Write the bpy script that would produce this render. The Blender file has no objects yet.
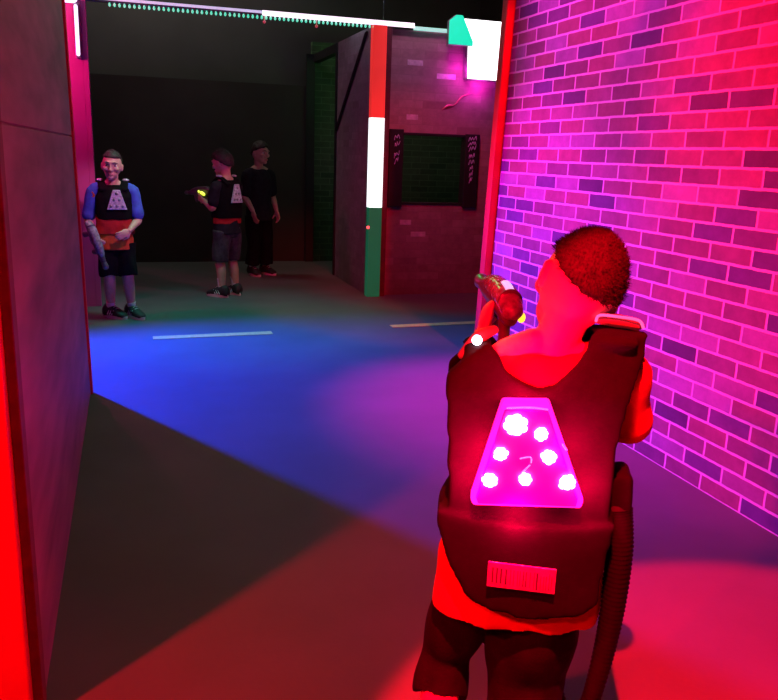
import bpy, bmesh, math, random
from mathutils import Vector, Matrix, noise, Euler
random.seed(7)
PI = math.pi
C = bpy.context.scene.collection
SC = bpy.context.scene

# ------------------------------------------------------------------ materials
def nodes(name):
    m = bpy.data.materials.new(name); m.use_nodes = True
    nt = m.node_tree; b = nt.nodes['Principled BSDF']
    return m, nt, b

def coords(nt, scale=(1, 1, 1), kind='Object'):
    tc = nt.nodes.new('ShaderNodeTexCoord'); mp = nt.nodes.new('ShaderNodeMapping')
    mp.inputs['Scale'].default_value = scale
    nt.links.new(tc.outputs[kind], mp.inputs['Vector'])
    return mp.outputs['Vector']

def mat(name, col, rough=.6, metal=0, nscale=20, namt=.25, bump=.15, bscale=None, spec=.5, alpha_tr=0, stretch=(1, 1, 1)):
    """base colour broken up by noise, plus a noise bump"""
    m, nt, b = nodes(name)
    v = coords(nt, stretch)
    n = nt.nodes.new('ShaderNodeTexNoise'); n.inputs['Scale'].default_value = nscale; n.inputs['Detail'].default_value = 6
    nt.links.new(v, n.inputs['Vector'])
    r = nt.nodes.new('ShaderNodeValToRGB')
    c = Vector(col)
    r.color_ramp.elements[0].position = .3; r.color_ramp.elements[1].position = .7
    r.color_ramp.elements[0].color = (*(c*(1-namt)), 1); r.color_ramp.elements[1].color = (*[min(1, x*(1+namt)) for x in c], 1)
    nt.links.new(n.outputs['Fac'], r.inputs['Fac']); nt.links.new(r.outputs['Color'], b.inputs['Base Color'])
    b.inputs['Roughness'].default_value = rough; b.inputs['Metallic'].default_value = metal
    b.inputs['Specular IOR Level'].default_value = spec
    if alpha_tr: b.inputs['Transmission Weight'].default_value = alpha_tr
    if bump:
        n2 = nt.nodes.new('ShaderNodeTexNoise'); n2.inputs['Scale'].default_value = bscale or nscale*4
        nt.links.new(v, n2.inputs['Vector'])
        bp = nt.nodes.new('ShaderNodeBump'); bp.inputs['Strength'].default_value = bump; bp.inputs['Distance'].default_value = .003
        nt.links.new(n2.outputs['Fac'], bp.inputs['Height']); nt.links.new(bp.outputs['Normal'], b.inputs['Normal'])
    return m

def emit(name, col, strength, base=(.8, .8, .8)):
    m, nt, b = nodes(name)
    b.inputs['Base Color'].default_value = (*base, 1); b.inputs['Roughness'].default_value = .4
    v = coords(nt); n = nt.nodes.new('ShaderNodeTexNoise'); n.inputs['Scale'].default_value = 14
    nt.links.new(v, n.inputs['Vector'])
    mr = nt.nodes.new('ShaderNodeMapRange'); mr.inputs['To Min'].default_value = strength*.85; mr.inputs['To Max'].default_value = strength*1.15
    nt.links.new(n.outputs['Fac'], mr.inputs['Value']); nt.links.new(mr.outputs['Result'], b.inputs['Emission Strength'])
    b.inputs['Emission Color'].default_value = (*col, 1)
    return m

def brick_mat(name, axis, c1, c2, mortar, off=0., msize=.006, bw=.25, rh=.0775, bump=.5, rough=.75, tintamt=.5, ramp_cols=None):
    """printed / cast brick sheet; axis: object axis that runs along the courses"""
    m, nt, b = nodes(name)
    tc = nt.nodes.new('ShaderNodeTexCoord'); sp = nt.nodes.new('ShaderNodeSeparateXYZ'); cb = nt.nodes.new('ShaderNodeCombineXYZ')
    nt.links.new(tc.outputs['Object'], sp.inputs[0])
    ad = nt.nodes.new('ShaderNodeMath'); ad.operation = 'ADD'; ad.inputs[1].default_value = off
    nt.links.new(sp.outputs[axis], ad.inputs[0]); nt.links.new(ad.outputs[0], cb.inputs[0])
    nt.links.new(sp.outputs['Z'], cb.inputs[1])
    # wobble the joints a little
    nz = nt.nodes.new('ShaderNodeTexNoise'); nz.inputs['Scale'].default_value = 22; nz.inputs['Detail'].default_value = 3
    nt.links.new(cb.outputs[0], nz.inputs['Vector'])
    vs = nt.nodes.new('ShaderNodeVectorMath'); vs.operation = 'SUBTRACT'; vs.inputs[1].default_value = (.5, .5, .5)
    nt.links.new(nz.outputs['Color'], vs.inputs[0])
    sc = nt.nodes.new('ShaderNodeVectorMath'); sc.operation = 'SCALE'; sc.inputs['Scale'].default_value = .006
    nt.links.new(vs.outputs[0], sc.inputs[0])
    va = nt.nodes.new('ShaderNodeVectorMath'); va.operation = 'ADD'
    nt.links.new(cb.outputs[0], va.inputs[0]); nt.links.new(sc.outputs[0], va.inputs[1])
    br = nt.nodes.new('ShaderNodeTexBrick')
    br.inputs['Scale'].default_value = 1; br.inputs['Brick Width'].default_value = bw; br.inputs['Row Height'].default_value = rh
    br.inputs['Mortar Size'].default_value = msize; br.inputs['Mortar Smooth'].default_value = .35; br.inputs['Bias'].default_value = 0
    br.inputs['Color1'].default_value = (0, 0, 0, 1); br.inputs['Color2'].default_value = (1, 1, 1, 1); br.inputs['Mortar'].default_value = (.5, .5, .5, 1)
    nt.links.new(va.outputs[0], br.inputs['Vector'])
    ramp = nt.nodes.new('ShaderNodeValToRGB'); e = ramp.color_ramp.elements
    e[0].position = 0; e[0].color = (*c1, 1); e[1].position = 1; e[1].color = (*c2, 1)
    mid = ramp.color_ramp.elements.new(.45); mid.color = (*[(a+bb)/2 for a, bb in zip(c1, c2)], 1)
    q = ramp.color_ramp.elements.new(.14); q.color = (*[(a*.55+bb*.45) for a, bb in zip(c1, c2)], 1)
    if ramp_cols:
        while len(e) > 1: e.remove(e[-1])
        e[0].position, e[0].color = ramp_cols[0][0], (*ramp_cols[0][1], 1)
        for ps, cc in ramp_cols[1:]: e.new(ps).color = (*cc, 1)
    nt.links.new(br.outputs['Color'], ramp.inputs['Fac'])
    g = nt.nodes.new('ShaderNodeTexNoise'); g.inputs['Scale'].default_value = 9; g.inputs['Detail'].default_value = 8; g.inputs['Roughness'].default_value = .7
    nt.links.new(cb.outputs[0], g.inputs['Vector'])
    gm = nt.nodes.new('ShaderNodeMapRange'); gm.inputs['From Min'].default_value = .3; gm.inputs['From Max'].default_value = .7
    gm.inputs['To Min'].default_value = 1-tintamt*.5; gm.inputs['To Max'].default_value = 1+tintamt*.3
    nt.links.new(g.outputs['Fac'], gm.inputs['Value'])
    ml = nt.nodes.new('ShaderNodeVectorMath'); ml.operation = 'SCALE'
    nt.links.new(ramp.outputs['Color'], ml.inputs[0]); nt.links.new(gm.outputs[0], ml.inputs['Scale'])
    mx = nt.nodes.new('ShaderNodeMix'); mx.data_type = 'RGBA'
    nt.links.new(br.outputs['Fac'], mx.inputs['Factor']); nt.links.new(ml.outputs[0], mx.inputs[6]); mx.inputs[7].default_value = (*mortar, 1)
    nt.links.new(mx.outputs[2], b.inputs['Base Color'])
    b.inputs['Roughness'].default_value = rough
    iv = nt.nodes.new('ShaderNodeMath'); iv.operation = 'SUBTRACT'; iv.inputs[0].default_value = 1
    nt.links.new(br.outputs['Fac'], iv.inputs[1])
    ag = nt.nodes.new('ShaderNodeMath'); ag.operation = 'MULTIPLY_ADD'; ag.inputs[1].default_value = .35
    nt.links.new(g.outputs['Fac'], ag.inputs[0]); nt.links.new(iv.outputs[0], ag.inputs[2])
    bp = nt.nodes.new('ShaderNodeBump'); bp.inputs['Strength'].default_value = bump; bp.inputs['Distance'].default_value = .004
    nt.links.new(ag.outputs[0], bp.inputs['Height']); nt.links.new(bp.outputs['Normal'], b.inputs['Normal'])
    return m

M = dict(
    floor=mat('painted_concrete', (.125, .13, .13), .62, nscale=2.2, namt=.10, bump=.12, bscale=60, spec=.3),
    brick=brick_mat('painted_brick', 'Y', (.12, .06, .10), (.32, .19, .29), (.72, .60, .70), off=.25-.106, msize=.0074, ramp_cols=[(0, (.09, .045, .10)), (.16, (.13, .07, .20)), (.32, (.20, .09, .13)), (.5, (.24, .12, .17)), (.7, (.30, .12, .14)), (.85, (.30, .17, .30)), (1, (.38, .24, .38))]),
    brick_dark=brick_mat('dark_brick', 'X', (.26, .14, .15), (.40, .24, .26), (.30, .18, .19), msize=.004, bump=.25),
    brick_side=brick_mat('dark_brick_side', 'Y', (.22, .17, .18), (.32, .26, .28), (.26, .20, .22), msize=.004, bump=.2),
    brick_green=brick_mat('green_brick', 'X', (.03, .085, .035), (.07, .14, .06), (.10, .20, .09), msize=.005, bump=.25),
    plank=mat('painted_plywood', (.30, .13, .15), .6, nscale=1.6, namt=.35, bump=.25, bscale=30, stretch=(1, 1, 5)),
    red=mat('red_paint', (.72, .035, .04), .5, nscale=6, namt=.12),
    pink=mat('pink_paint', (.55, .10, .30), .6, nscale=3, namt=.1),
    black=mat('black_paint', (.012, .012, .012), .6, nscale=8),
    backw=mat('dark_backdrop', (.055, .045, .04), .9, nscale=1.2, namt=.25),
    upper=mat('grey_upper_wall', (.10, .10, .095), .9, nscale=1.0, namt=.2),
    ceil=mat('dark_ceiling', (.03, .03, .03), .95, nscale=2),
    yellow=mat('floor_tape', (.85, .62, .16), .6, nscale=30, namt=.12),
    metal=mat('grey_metal', (.30, .30, .32), .35, .8, nscale=12, namt=.1),
    skin=mat('skin', (.60, .36, .27), .5, nscale=35, namt=.06, bump=.08, bscale=300),
    hair=mat('brown_hair', (.020, .012, .009), .75, nscale=90, namt=.4, bump=.5, bscale=400, spec=.2),
    hair_dark=mat('dark_hair', (.03, .02, .016), .6, nscale=90, namt=.4, bump=.5, bscale=400),
    vest=mat('vest_fabric', (.007, .006, .0065), .9, nscale=60, namt=.12, bump=.25, bscale=500, spec=.08),
    shirt=mat('orange_shirt', (.55, .11, .035), .85, nscale=20, namt=.1, bump=.2, bscale=300, spec=.1),
    shirt_red=mat('red_shirt', (.42, .03, .03), .85, nscale=20, namt=.2, bump=.2, bscale=300, spec=.1),
    shirt_blk=mat('black_shirt', (.02, .02, .025), .85, nscale=20, namt=.2, bump=.2, bscale=300, spec=.1),
    blue_lit_cloth=mat('blue_lit_cloth', (.07, .12, .55), .85, nscale=20, namt=.2, spec=.1),
    shorts=mat('black_shorts', (.006, .006, .007), .85, nscale=25, namt=.3, bump=.4, bscale=200, spec=.15),
    shorts_grey=mat('grey_shorts', (.06, .065, .07), .85, nscale=25, namt=.3, bump=.4, bscale=200, spec=.15),
    sock=mat('white_sock', (.75, .72, .75), .9, nscale=80, namt=.08),
    shoe=mat('black_shoe', (.025, .025, .03), .6, nscale=30),
    white=mat('white_rubber', (.8, .8, .82), .5, nscale=30, namt=.05),
    rubber=mat('black_rubber', (.005, .005, .0055), .7, nscale=50, bump=.1, spec=.2),
    silver=mat('silver_lens', (.62, .62, .68), .25, .2, nscale=60, namt=.35, bump=.8, bscale=90),
    clear=mat('smoky_clear_plastic', (.55, .48, .60), .10, nscale=50, namt=.45, bump=1, bscale=70, alpha_tr=.55),
    phaser=mat('phaser_body', (.10, .08, .10), .35, nscale=25),
    label=mat('label_paper', (.34, .22, .27), .6, nscale=50, namt=.2),
    ink=mat('label_ink', (.05, .02, .03), .6, nscale=50),
    eye=mat('eye_white', (.6, .55, .55), .3, nscale=10, namt=.03),
    dark=mat('dark_detail', (.03, .02, .02), .5, nscale=10),
    lip=mat('lip', (.50, .20, .18), .5, nscale=20, namt=.1),
    chalk=mat('pale_marker', (.50, .42, .66), .7, nscale=30),
    e_white=emit('lit_white', (.88, 1, 1), 1.6),
    e_red=emit('lit_red', (1, .035, .03), .62, (.7, .05, .05)),
    e_green=emit('lit_green', (.004, .17, .075), .42, (.02, .2, .09)),
    e_box=emit('lit_screen', (1, .96, 1), 3.0),
    e_teal=emit('lit_teal', (.0, .78, .45), 1.0, (.05, .5, .35)),
    e_strip=emit('lit_strip', (1, .80, .98), 1.5),
    e_strip2=emit('lit_strip_lilac', (.55, .50, .75), 1.0),
    e_bulb=emit('lit_bulb', (.05, .9, .55), .8),
    e_cyan=emit('lit_cyan', (.06, .75, .50), .8),
    e_tube=emit('lit_tube', (.95, .62, 1), 2.2),
    e_dot=emit('lit_red_dot', (1, .05, .06), 3.),
    e_dot_dim=emit('lit_red_dot_dim', (1, .04, .03), .35),
    e_panel=emit('lit_magenta_panel', (1, .0, .42), .62, (.5, .03, .3)),
    e_panel_edge=emit('lit_panel_rim', (1, .02, .75), .95, (.5, .03, .3)),
    e_led=emit('lit_led', (1, .75, 1), 9),
    e_yellow=emit('lit_yellow', (1, .62, .03), 1.6),
    e_yelgreen=emit('lit_yellow_green', (.72, .95, .05), 1.4),
    e_blue=emit('lit_blue', (.25, .55, 1), 1.0),
    e_pinkdot=emit('lit_pink', (1, .16, .55), .8),
    e_sens=emit('lit_sensor_red', (1, .04, .06), .07, (.22, .03, .05)),
)

# ------------------------------------------------------------------ mesh helpers
def prop(o, label=None, cat=None, group=None, kind=None):
    if label: o['label'] = label
    if cat: o['category'] = cat
    if group: o['group'] = group
    if kind: o['kind'] = kind
    return o

def empty(name, loc=(0, 0, 0), rz=0, **k):
    o = bpy.data.objects.new(name, None); C.objects.link(o)
    o.location = loc; o.rotation_euler = (0, 0, rz); o.empty_display_size = .1
    return prop(o, **k)

def link(name, bm, m, parent=None, smooth=False, **k):
    me = bpy.data.meshes.new(name)
    bmesh.ops.recalc_face_normals(bm, faces=bm.faces[:])
    bm.to_mesh(me); bm.free()
    if smooth:
        for p in me.polygons: p.use_smooth = True
    me.materials.append(m)
    o = bpy.data.objects.new(name, me); C.objects.link(o)
    if parent: o.parent = parent
    return prop(o, **k)

def box(bm, x0, x1, y0, y1, z0, z1, bev=0, seg=2, M4=None):
    r = bmesh.ops.create_cube(bm, size=1)
    vs = r['verts']
    for v in vs:
        v.co = Vector(((x0+x1)/2+v.co.x*(x1-x0), (y0+y1)/2+v.co.y*(y1-y0), (z0+z1)/2+v.co.z*(z1-z0)))
    if bev:
        es = list({e for v in vs for e in v.link_edges})
        g = bmesh.ops.bevel(bm, geom=es, offset=bev, segments=seg, profile=.5, affect='EDGES')
        vs = list({v for f in g['faces'] for v in f.verts} | {v for v in vs if v.is_valid})
    if M4:
        for v in vs: v.co = M4 @ v.co
    return vs

def bbox(name, a, m, parent=None, bev=.004, **k):
    bm = bmesh.new(); box(bm, *a, bev=bev); return link(name, bm, m, parent, **k)

def ring(bm, c, ux, uy, n=20, ex=2.):
    out = []
    for i in range(n):
        t = 2*PI*i/n; cs, sn = math.cos(t), math.sin(t)
        p = 2./ex
        out.append(bm.verts.new(c + ux*(math.copysign(abs(cs)**p, cs)) + uy*(math.copysign(abs(sn)**p, sn))))
    return out

def skin_rings(bm, rs):
    n = len(rs[0])
    for a, b in zip(rs, rs[1:]):
        for i in range(n):
            bm.faces.new((a[i], a[(i+1) % n], b[(i+1) % n], b[i]))
    bm.faces.new(list(reversed(rs[0]))); bm.faces.new(rs[-1])

def loft(bm, rings, n=28, ex=2.2):
    """rings: (x, y, z, rx, ry[, tilt about y])"""
    rs = []
    for r in rings:
        x, y, z, rx, ry = r[:5]; t = r[5] if len(r) > 5 else 0
        rs.append(ring(bm, Vector((x, y, z)), Vector((math.cos(t), 0, math.sin(t)))*rx, Vector((0, 1, 0))*ry, n, ex))
    skin_rings(bm, rs)

def catmull(pts, rad, sub=4):
    P = [Vector(p) for p in pts]; R = [r if isinstance(r, tuple) else (r, r) for r in rad]
    if len(P) < 3: return P, R
    op, orr = [], []
    for i in range(len(P)-1):
        p0 = P[max(i-1, 0)]; p1 = P[i]; p2 = P[i+1]; p3 = P[min(i+2, len(P)-1)]
        for k in range(sub):
            t = k/sub; t2 = t*t; t3 = t2*t
            op.append(.5*((2*p1)+(-p0+p2)*t+(2*p0-5*p1+4*p2-p3)*t2+(-p0+3*p1-3*p2+p3)*t3))
            orr.append(tuple(a+(b-a)*t for a, b in zip(R[i], R[i+1])))
    op.append(P[-1]); orr.append(R[-1])
    return op, orr

def tube(bm, pts, rad, n=14, sub=4, cap=True, hint=Vector((1, 0, 0)), smoothpath=True):
    if not isinstance(rad, (list,)): rad = [rad]*len(pts)
    if smoothpath: P, R = catmull(pts, rad, sub)
    else:
        P = [Vector(p) for p in pts]; R = [r if isinstance(r, tuple) else (r, r) for r in rad]
    T = []
    for i in range(len(P)):
        a = P[max(i-1, 0)]; b = P[min(i+1, len(P)-1)]
        T.append((b-a).normalized())
    h = hint - T[0]*hint.dot(T[0])
    if h.length < .1: h = Vector((0, 1, 0)) - T[0]*T[0].y
    h.normalize(); rs = []
    def add(c, t, h, r, s=1):
        u = h; v = t.cross(u).normalized()
        rs.append(ring(bm, c, u*r[0]*s, v*r[1]*s, n))
    for i, (p, t, r) in enumerate(zip(P, T, R)):
        h = (h - t*h.dot(t)).normalized()
        if cap and i == 0:
            rr = min(r)
            for a in (80, 50, 25): add(p-t*rr*math.sin(math.radians(a)), t, h, r, math.cos(math.radians(a)))
        add(p, t, h, r)
        if cap and i == len(P)-1:
            rr = min(r)
            for a in (25, 50, 80): add(p+t*rr*math.sin(math.radians(a)), t, h, r, math.cos(math.radians(a)))
    skin_rings(bm, rs)

def ball(bm, c, r, seg=20, rot=None):
    g = bmesh.ops.create_uvsphere(bm, u_segments=seg, v_segments=seg//2+2, radius=1)
    r = r if isinstance(r, tuple) else (r, r, r)
    for v in g['verts']:
        p = Vector((v.co.x*r[0], v.co.y*r[1], v.co.z*r[2]))
        if rot: p = rot @ p
        v.co = p + Vector(c)
    return g['verts']

def remesh(bm, voxel=.006, smooth=3, cut=None, noise_amt=0, noise_scale=9, fold=None):
    """melt overlapping closed lumps into one continuous surface; returns a bmesh"""
    bmesh.ops.recalc_face_normals(bm, faces=bm.faces[:])
    me = bpy.data.meshes.new('tmp'); bm.to_mesh(me); bm.free()
    o = bpy.data.objects.new('tmp', me); C.objects.link(o)
    md = o.modifiers.new('r', 'REMESH'); md.mode = 'VOXEL'; md.voxel_size = voxel
    if smooth:
        s = o.modifiers.new('s', 'SMOOTH'); s.factor = .5; s.iterations = smooth
    co = None
    if cut is not None:
        cm = bpy.data.meshes.new('cut'); bmesh.ops.recalc_face_normals(cut, faces=cut.faces[:]); cut.to_mesh(cm); cut.free()
        co = bpy.data.objects.new('cut', cm); C.objects.link(co)
        b = o.modifiers.new('b', 'BOOLEAN'); b.operation = 'DIFFERENCE'; b.object = co; b.solver = 'EXACT'
    dg = bpy.context.evaluated_depsgraph_get(); dg.update()
    m2 = bpy.data.meshes.new_from_object(o.evaluated_get(dg))
    out = bmesh.new(); out.from_mesh(m2)
    bpy.data.objects.remove(o); bpy.data.meshes.remove(me); bpy.data.meshes.remove(m2)
    if co: bpy.data.objects.remove(co)
    if noise_amt:
        out.normal_update()
        for v in out.verts:
            q = v.co*noise_scale
            if fold: q = Vector((q.x*fold[0], q.y*fold[1], q.z*fold[2]))
            v.co += v.normal*noise.noise(q)*noise_amt
    return out

def prism(bm, poly, y0, y1, bev=0):
    """polygon in x-z, extruded along y"""
    a = [bm.verts.new((x, y0, z)) for x, z in poly]; b = [bm.verts.new((x, y1, z)) for x, z in poly]
    bm.faces.new(a); bm.faces.new(list(reversed(b)))
    n = len(poly)
    for i in range(n): bm.faces.new((a[i], b[i], b[(i+1) % n], a[(i+1) % n]))
    if bev:
        es = [e for e in bm.edges if e.verts[0] in a+b]
        bmesh.ops.bevel(bm, geom=es, offset=bev, segments=2, profile=.5, affect='EDGES')

# ------------------------------------------------------------------ people
def head_bm(bm, T, s=1.):
    """skull, jaw, nose, ears and brow; T: head-centre matrix, faces +Y"""
    tmp = bmesh.new()
    vs = ball(tmp, (0, 0, 0), 1, 28)
    for v in vs:
        p = v.co.copy(); x, y, z = p.x*.072, p.y*.088, p.z*.098
        if p.z < 0: x *= 1-.18*(-p.z)**1.4; y *= 1-.15*(-p.z)**2
        if y > 0: x *= 1-.12*p.y**2
        v.co = (x, y, z)
    ball(tmp, (0, .030, -.058), (.048, .052, .045))          # jaw
    ball(tmp, (0, .071, -.086), (.020, .017, .016))          # chin
    ball(tmp, (0, .083, .022), (.046, .012, .014))           # brow
    for sx in (-1, 1):
        ball(tmp, (sx*.038, .066, -.022), (.022, .018, .018))   # cheek
        ball(tmp, (sx*.011, .090, -.035), (.009, .010, .007))   # nostril
        rot = Euler((0, 0, sx*.35)).to_matrix()
        ball(tmp, (sx*.072, -.004, -.014), (.008, .017, .027), 14, rot)   # ear
        ball(tmp, (sx*.076, -.010, .002), (.006, .011, .012), 12, rot)
    tube(tmp, [(0, .086, .016), (0, .093, -.008), (0, .103, -.030)], [.008, .009, .011], 10)
    ball(tmp, (0, .083, -.056), (.022, .009, .006), 14)      # upper lip
    ball(tmp, (0, .080, -.067), (.019, .009, .006), 14)      # lower lip
    for v in tmp.verts: v.co = T @ (v.co*s)
    me = bpy.data.meshes.new('h'); tmp.to_mesh(me); tmp.free(); bm.from_mesh(me); bpy.data.meshes.remove(me)

def hair_bm(T, s=1., line=None, lift=.012, strands=0, slen=.012, voxel=.005):
    line = line or (lambda p: p.z > .18+.42*max(0, p.y)-.55*max(0, -p.y))
    bm = bmesh.new(); vs = ball(bm, (0, 0, 0), 1, 64); roots = []
    for v in vs:
        p = v.co.copy(); inside = line(p)
        k = 1+(lift/.085)*(1+.5*noise.noise(p*5)) if inside else .86
        x, y, z = p.x*.072, p.y*.088, p.z*.098
        if p.z < 0: x *= 1-.18*(-p.z)**1.4; y *= 1-.15*(-p.z)**2
        v.co = Vector((x, y, z))*k
        if inside: roots.append((v.co.copy(), p.copy()))
    bm = remesh(bm, voxel, 1)
    if strands:
        for i in range(strands):
            c, p = random.choice(roots)
            j = Vector((random.gauss(0, 1), random.gauss(0, 1), random.gauss(0, 1)))
            c = c + j*.0022
            d = (p + Vector((0, .25, .1)) + j*.28).normalized()
            L = slen*random.uniform(.5, 1.2); u = d.orthogonal().normalized()*.0007; w = d.cross(u)
            a = [bm.verts.new(c-d*.003+q) for q in (u, w-u*.5, -w-u*.5)]; t = bm.verts.new(c+d*L)
            for k in range(3): bm.faces.new((a[k], a[(k+1) % 3], t))
    for v in bm.verts: v.co = T @ (v.co*s)
    return bm

def hand_bm(bm, wrist, d, nrm, s=1., curl=.5, spread=.12, left=False, tcurl=.5):
    """palm plus five tapering fingers; d: finger direction, nrm: the way the palm faces"""
    d = Vector(d).normalized(); nrm = Vector(nrm); nrm = (nrm-d*nrm.dot(d)).normalized()
    side = d.cross(nrm).normalized()*(1 if left else -1)     # thumb side
    W = Vector(wrist)
    pc = W + d*.036*s
    g = bmesh.ops.create_uvsphere(bm, u_segments=16, v_segments=10, radius=1)
    for v in g['verts']:
        q = v.co.copy(); v.co = pc + d*q.x*.044*s + side*q.y*.032*s*(1+.15*q.x) + nrm*q.z*.014*s
    lens = (.052, .058, .054, .043)
    for i, L in enumerate(lens):
        off = (1.5-i)*.0145*s
        a = spread*(1.5-i)*.5
        dd = (d*math.cos(a)+side*math.sin(a)).normalized()
        p = pc + d*.030*s + side*off
        pts = [p-dd*.012*s, p]; ang = 0; cur = p
        for k, fr in enumerate((.45, .32, .25)):
            ang += curl*(.55, 1.0, .75)[k]
            dirn = (dd*math.cos(ang)+nrm*math.sin(ang)).normalized()
            cur = cur + dirn*L*fr*s*1.05; pts.append(cur)
        tube(bm, pts, [.0082*s, .0082*s, .0076*s, .0070*s, .0060*s], 10, 2)
    p = W + d*.012*s + side*.020*s
    t1 = (side*.75+d*.65+nrm*.25).normalized(); t2 = (side*(.35-.5*tcurl)+d*.85+nrm*(.3+tcurl)).normalized()
    tube(bm, [p-t1*.008*s, p, p+t1*.028*s, p+t1*.028*s+t2*.024*s, p+t1*.028*s+t2*.042*s], [.011*s, .011*s, .0095*s, .0085*s, .0068*s], 10, 2)

def add_face(root, T, s, look=(0, 0)):
    for sx in (-1, 1):
        bm = bmesh.new(); ball(bm, (sx*.030, .071, .003), (.0135, .0125, .0095), 16)
        for v in bm.verts: v.co = T @ (v.co*s)
        e = link('eye', bm, M['eye'], root, True)
        bm = bmesh.new(); ball(bm, (sx*.030+look[0]*.004, .0805, .003), (.0062, .0045, .0062), 12)
        for v in bm.verts: v.co = T @ (v.co*s)
        link('pupil', bm, M['dark'], e, True, label='dark pupil')
        bm = bmesh.new(); tube(bm, [(sx*.014, .0925, .020), (sx*.030, .0915, .026), (sx*.047, .080, .021)], [.0028, .0035, .002], 8)
        for v in bm.verts: v.co = T @ (v.co*s)
        link('eyebrow', bm, M['hair_dark'], root, True)
    bm = bmesh.new()
    tube(bm, [(-.020, .086, -.0605), (-.008, .0925, -.0580), (0, .0925, -.0590), (.008, .0925, -.0580), (.020, .086, -.0605)], [.002, .004, .004, .004, .002], 8)
    for v in bm.verts: v.co = T @ (v.co*s)
    link('upper_lip', bm, M['lip'], root, True); bm = bmesh.new()
    tube(bm, [(-.017, .0855, -.0645), (0, .0905, -.0675), (.017, .0855, -.0645)], [.002, .0045, .002], 8)
    for v in bm.verts: v.co = T @ (v.co*s)
    link('lower_lip', bm, M['lip'], root, True)

def shoe(root, ank, yaw, s=1., stripes=True):
    """low sneaker: upper, sole, stripes, laces"""
    T = Matrix.Translation((ank[0], ank[1], 0)) @ Matrix.Rotation(yaw, 4, 'Z')
    bm = bmesh.new()
    pr = [(-.062, .048, .030, .052), (-.045, .054, .036, .075), (-.010, .052, .038, .082), (.030, .046, .038, .070), (.070, .036, .042, .050), (.105, .028, .042, .036), (.135, .022, .034, .028), (.150, .018, .018, .018)]
    rs = []
    for y, zc, rx, rz in pr:
        top = zc+rz*.55; rs.append(ring(bm, T @ Vector((0, y*s, (top/2+.008)*s)), T.to_3x3() @ Vector((rx*s, 0, 0)), Vector((0, 0, top/2*s)), 18, 2.4))
    skin_rings(bm, rs)
    up = link('shoe', bm, M['shoe'], root, True)
    bm = bmesh.new()
    out = []
    for i in range(28):
        t = 2*PI*i/28; y = .045+.112*math.sin(t); w = .037+.007*math.sin(t) if True else 0
        out.append((w*math.cos(t)*(1.05 if y > 0 else .92), y))
    lo = [bm.verts.new(T @ Vector((x*s, y*s, .0)) ) for x, y in out]; hi = [bm.verts.new(T @ Vector((x*1.03*s, (y+.002)*s, .022*s))) for x, y in out]
    bm.faces.new(lo); bm.faces.new(hi)
    for i in range(28): bm.faces.new((lo[i], lo[(i+1) % 28], hi[(i+1) % 28], hi[i]))
    link('sole', bm, M['white'], up, label='white rubber sole')
    for k in range(4):
        y = (.028+.018*k)*s; z = (.098-.013*k)*s; bm = bmesh.new()
        tube(bm, [T @ Vector((-.016*s, y, z-.002)), T @ Vector((0, y, z+.005)), T @ Vector((.016*s, y, z-.002))], .0028, 6, 2)
        link('shoelace', bm, M['white'], up, True, label='pale shoelace')
    if stripes:
        for sx in (-1, 1):
            for k in range(3):
                y = .012+.022*k; bm = bmesh.new()
                tube(bm, [T @ Vector((sx*.0375*s, (y-.012)*s, .030*s)), T @ Vector((sx*.034*s, (y+.004)*s, .060*s))], .0045*s, 6, 1)
                link('shoe_stripe', bm, M['white'], up, True, label='white slanted stripe')
    return up

def leg_pts(h, k, a): return [h, tuple((Vector(h)*.45+Vector(k)*.55)), k, tuple(Vector(k)*.62+Vector(a)*.38+Vector((0, -.010, 0))), a]

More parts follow.
